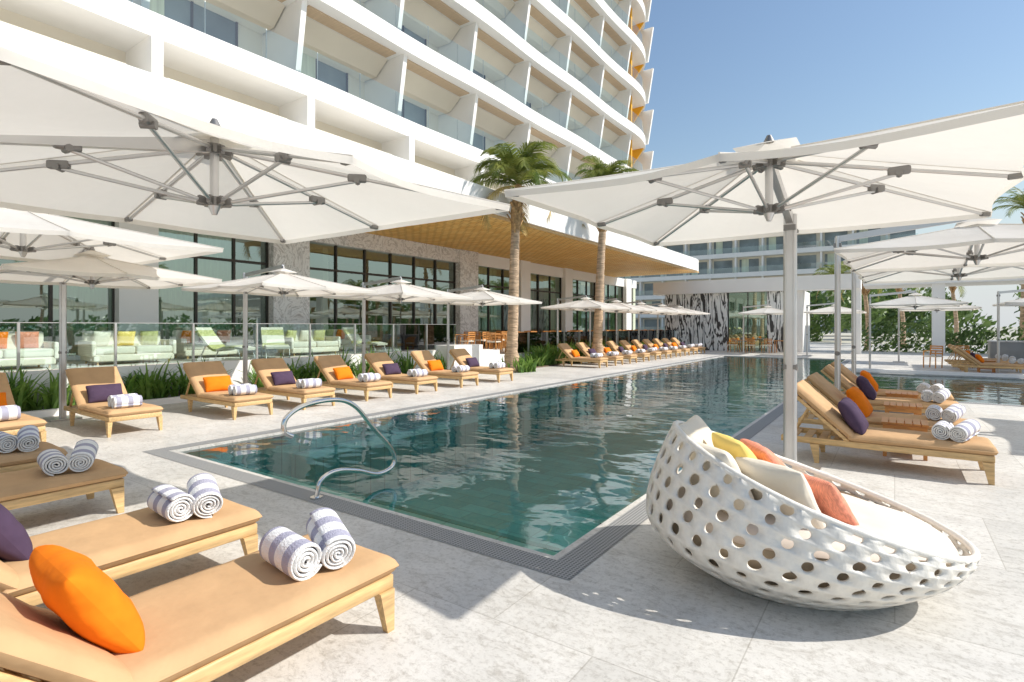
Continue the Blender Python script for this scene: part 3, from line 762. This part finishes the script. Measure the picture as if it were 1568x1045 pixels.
for i,(x,y,h) in enumerate([(10,50,5),(14,44,5.2),(17,52,6),(12,38,3.6),(19,40,4.5),(22,47,6),(-1.5,44,4.8),(.5,50,5.0),(26,44,5.5),(-4,55,5.5),(4,56,5.5),(9,42,4.0),(16,36,4)]):
    palm(x,y,h,(random.uniform(-.4,.4),.2),20+i,2.2,.16,18)
for i,(x,y,h) in enumerate([(24,2,6),(29,16,7),(26,-9,6.5),(33,26,7)]): palm(x,y,h,(.3,.1),50+i,2.3,.17,18)  # out-of-view palms, added for the facade glass to reflect
def leafmass(name,blobs,n,size,mat='tree'):
    b=MB(); vs=[];fs=[]
    for i in range(n):
        c=random.choice(blobs); 
        while True:
            p=Vector([random.uniform(-1,1) for _ in range(3)])
            if .5<p.length<1: break
        if noise.noise(Vector((p.x*2,p.y*2,p.z*2))+Vector(c[:3]))<-.25: continue
        p=Vector((c[0]+p.x*c[3],c[1]+p.y*c[4],c[2]+p.z*c[5]))
        if p.z<0: continue
        q=Vector([random.gauss(0,1) for _ in range(3)]).normalized(); r=q.orthogonal().normalized(); t=q.cross(r)
        s=size*random.uniform(.5,1.3); o=len(vs)
        vs+=[p-r*s,p+t*s*.45,p+r*s,p-t*s*.45]; fs.append((o,o+1,o+2,o+3))
    b.add(vs,fs,mat); return b.obj(name)
random.seed(5)
leafmass('distant_trees',[(random.uniform(-12,60),random.uniform(60,85),random.uniform(1,4),random.uniform(2,4),3,random.uniform(2,3.5)) for _ in range(42)],26000,.38)
leafmass('garden_hedge',[(x,42+random.uniform(-1,1),.6,1.2,.9,.8+random.random()*.7) for x in range(-1,34,1)],12000,.16)
leafmass('distant_trees',[(75+random.uniform(-3,6),y,random.uniform(.5,1.5),4,4,random.uniform(1.5,2.6)) for y in range(-60,90,4)],9000,.6)  # unseen low tree line, added and kept far off for window reflections

# ---------------------------------------------------------------- far wall, pavilion, wing
b=MB()
b.box(-13.9,37.2,3.8,-1.6,38.6,4.65,'white')
b.box(-13.2,37.6,0.0,-9.0,37.9,3.8,'zebra'); b.box(-6.6,37.6,0,-5.0,37.9,3.8,'zebra')
b.box(-9.0,37.75,0.02,-6.6,37.77,3.8,'win_glass')
for x in(-9.0,-7.8,-6.64): b.box(x,37.7,0,x+.05,37.82,3.8,'bronze')
b.box(-13.0,40,0,-5,40.2,3.8,'cream'); b.box(-5.0,37.6,0,-4.6,41,3.8,'white')
b.box(-1.9,37.5,0,-1.6,38,3.8,'white')
b.obj('marble_feature_wall')
b=MB()
b.box(-1.6,40.2,4.1,9.0,44,4.6,'white'); 
for x in(1.8,8.3): b.box(x,40.4,0,x+.6,41,4.1,'white')
b.box(12.5,30.4,3.6,30,35,4.2,'white'); 
for x in (13,20,27): b.box(x,30.8,0,x+.9,31.7,3.6,'white')
b.obj('white_pavilion')
b=MB()
b.box(5.4,26.9,4.3,22,31,4.75,'white'); b.box(6.0,27.2,0,6.8,28.0,4.3,'white'); b.box(12.6,27.2,0,13.4,28,4.3,'white'); b.box(6.0,30.2,0,6.8,30.9,4.3,'white')
b.obj('white_pavilion')
b=MB()
for i in range(3): b.rbox((i*1.05,0,.5),(1.0,.7,.96),.01,'grey',seg=1)
b.box(-.52,-.37,.98,2.64,.37,1.03,'marble'); b.obj('bar_cabinet',(3.6,29.0,0))
b=MB(); b.box(-1.45,22.9,.0,26,23.15,.10,'white'); b.obj('pool_kerb')
for (x,y,r) in ((1.2,26.6,2.6),(2.2,27.4,3.3),(-7.2,35.6,3.1),(-6.3,35.7,3.0),(-5.0,35.8,3.3),(-8.2,35.5,3.0),(9,26,3),(10,26.2,2.7)): inst('dining_chair',DC,(x,y,0),r)
for x,y in((-7.6,36.4),(-5.6,36.5),(9.5,25.3)): inst('dining_table',DT,(x,y,0))
b=MB()
for k in range(6):
    z=.5+3.65*k; b.box(-62,106,z+2.85,3.2-.5*(k%2),112,z+3.65,'white'); b.box(-62,107.6,z,2.5,112,z+2.85,'cream')
    for i in range(14):
        x=-61+i*4.6; b.box(x,106.3,z,x+.3,107.6,z+2.85,'white'); b.box(x+.6,107.52,z,x+3.9,107.58,z+2.5,'midglass')
        if (i*7+k*3)%5<2: b.box(x+1,107.4,z,x+2.2,107.5,z+2.5,'curtain')
    b.add([(-62,106.1,z),(3,106.1,z),(3,106.1,z+1.0),(-62,106.1,z+1.0)],[(0,1,2,3)],'rail_glass')
b.box(-62,106,22.41,3.5,112,22.8,'white'); b.box(-12,107,22.8,-2,111,24.5,'white')
b.obj('hotel_wing')

# ---------------------------------------------------------------- light, sky, camera
S=Vector((2.8,1.5,2.75)).normalized()
L=bpy.data.lights.new('sun','SUN'); L.energy=5.0; L.angle=math.radians(.53); L.color=(1,.955,.885)
so=bpy.data.objects.new('sun',L); COL.objects.link(so); so.rotation_mode='QUATERNION'; so.rotation_quaternion=S.to_track_quat('Z','Y')
w=bpy.data.worlds.new('World'); sc.world=w; w.use_nodes=True; nt=w.node_tree; nt.nodes.clear()
sk=nt.nodes.new('ShaderNodeTexSky'); sk.sky_type='NISHITA'; sk.sun_disc=False; sk.sun_elevation=math.asin(S.z); sk.sun_rotation=math.atan2(S.x,S.y)
sk.air_density=1.6; sk.dust_density=.4; sk.ozone_density=1.4
tc=nt.nodes.new('ShaderNodeTexCoord'); sx=nt.nodes.new('ShaderNodeSeparateXYZ'); nt.links.new(tc.outputs['Generated'],sx.inputs[0])
fz=ramp(nt,sx.outputs['Z'],[(0,(.85,)),(.30,(.0,))],'EASE')
c1=mix(nt,1.0,sk.outputs[0],(1.0,1.03,1.12),'MULTIPLY')
c2=mix(nt,fz,c1,(5.4,6.0,6.6))
bg=nt.nodes.new('ShaderNodeBackground'); bg.inputs[1].default_value=.122
wo=nt.nodes.new('ShaderNodeOutputWorld'); nt.links.new(c2,bg.inputs[0]); nt.links.new(bg.outputs[0],wo.inputs[0])
cam=bpy.data.cameras.new('camera'); co=bpy.data.objects.new('camera',cam); COL.objects.link(co)
cam.lens=36*839/1568; cam.sensor_width=36; cam.shift_y=-22.5/1568; cam.clip_start=.05; cam.clip_end=4000
co.location=(0,0,1.6); co.rotation_euler=(H,0,math.atan(586/839)); sc.camera=co
sc.view_settings.view_transform='Standard'; sc.view_settings.look='None'; sc.view_settings.exposure=0; sc.view_settings.gamma=1
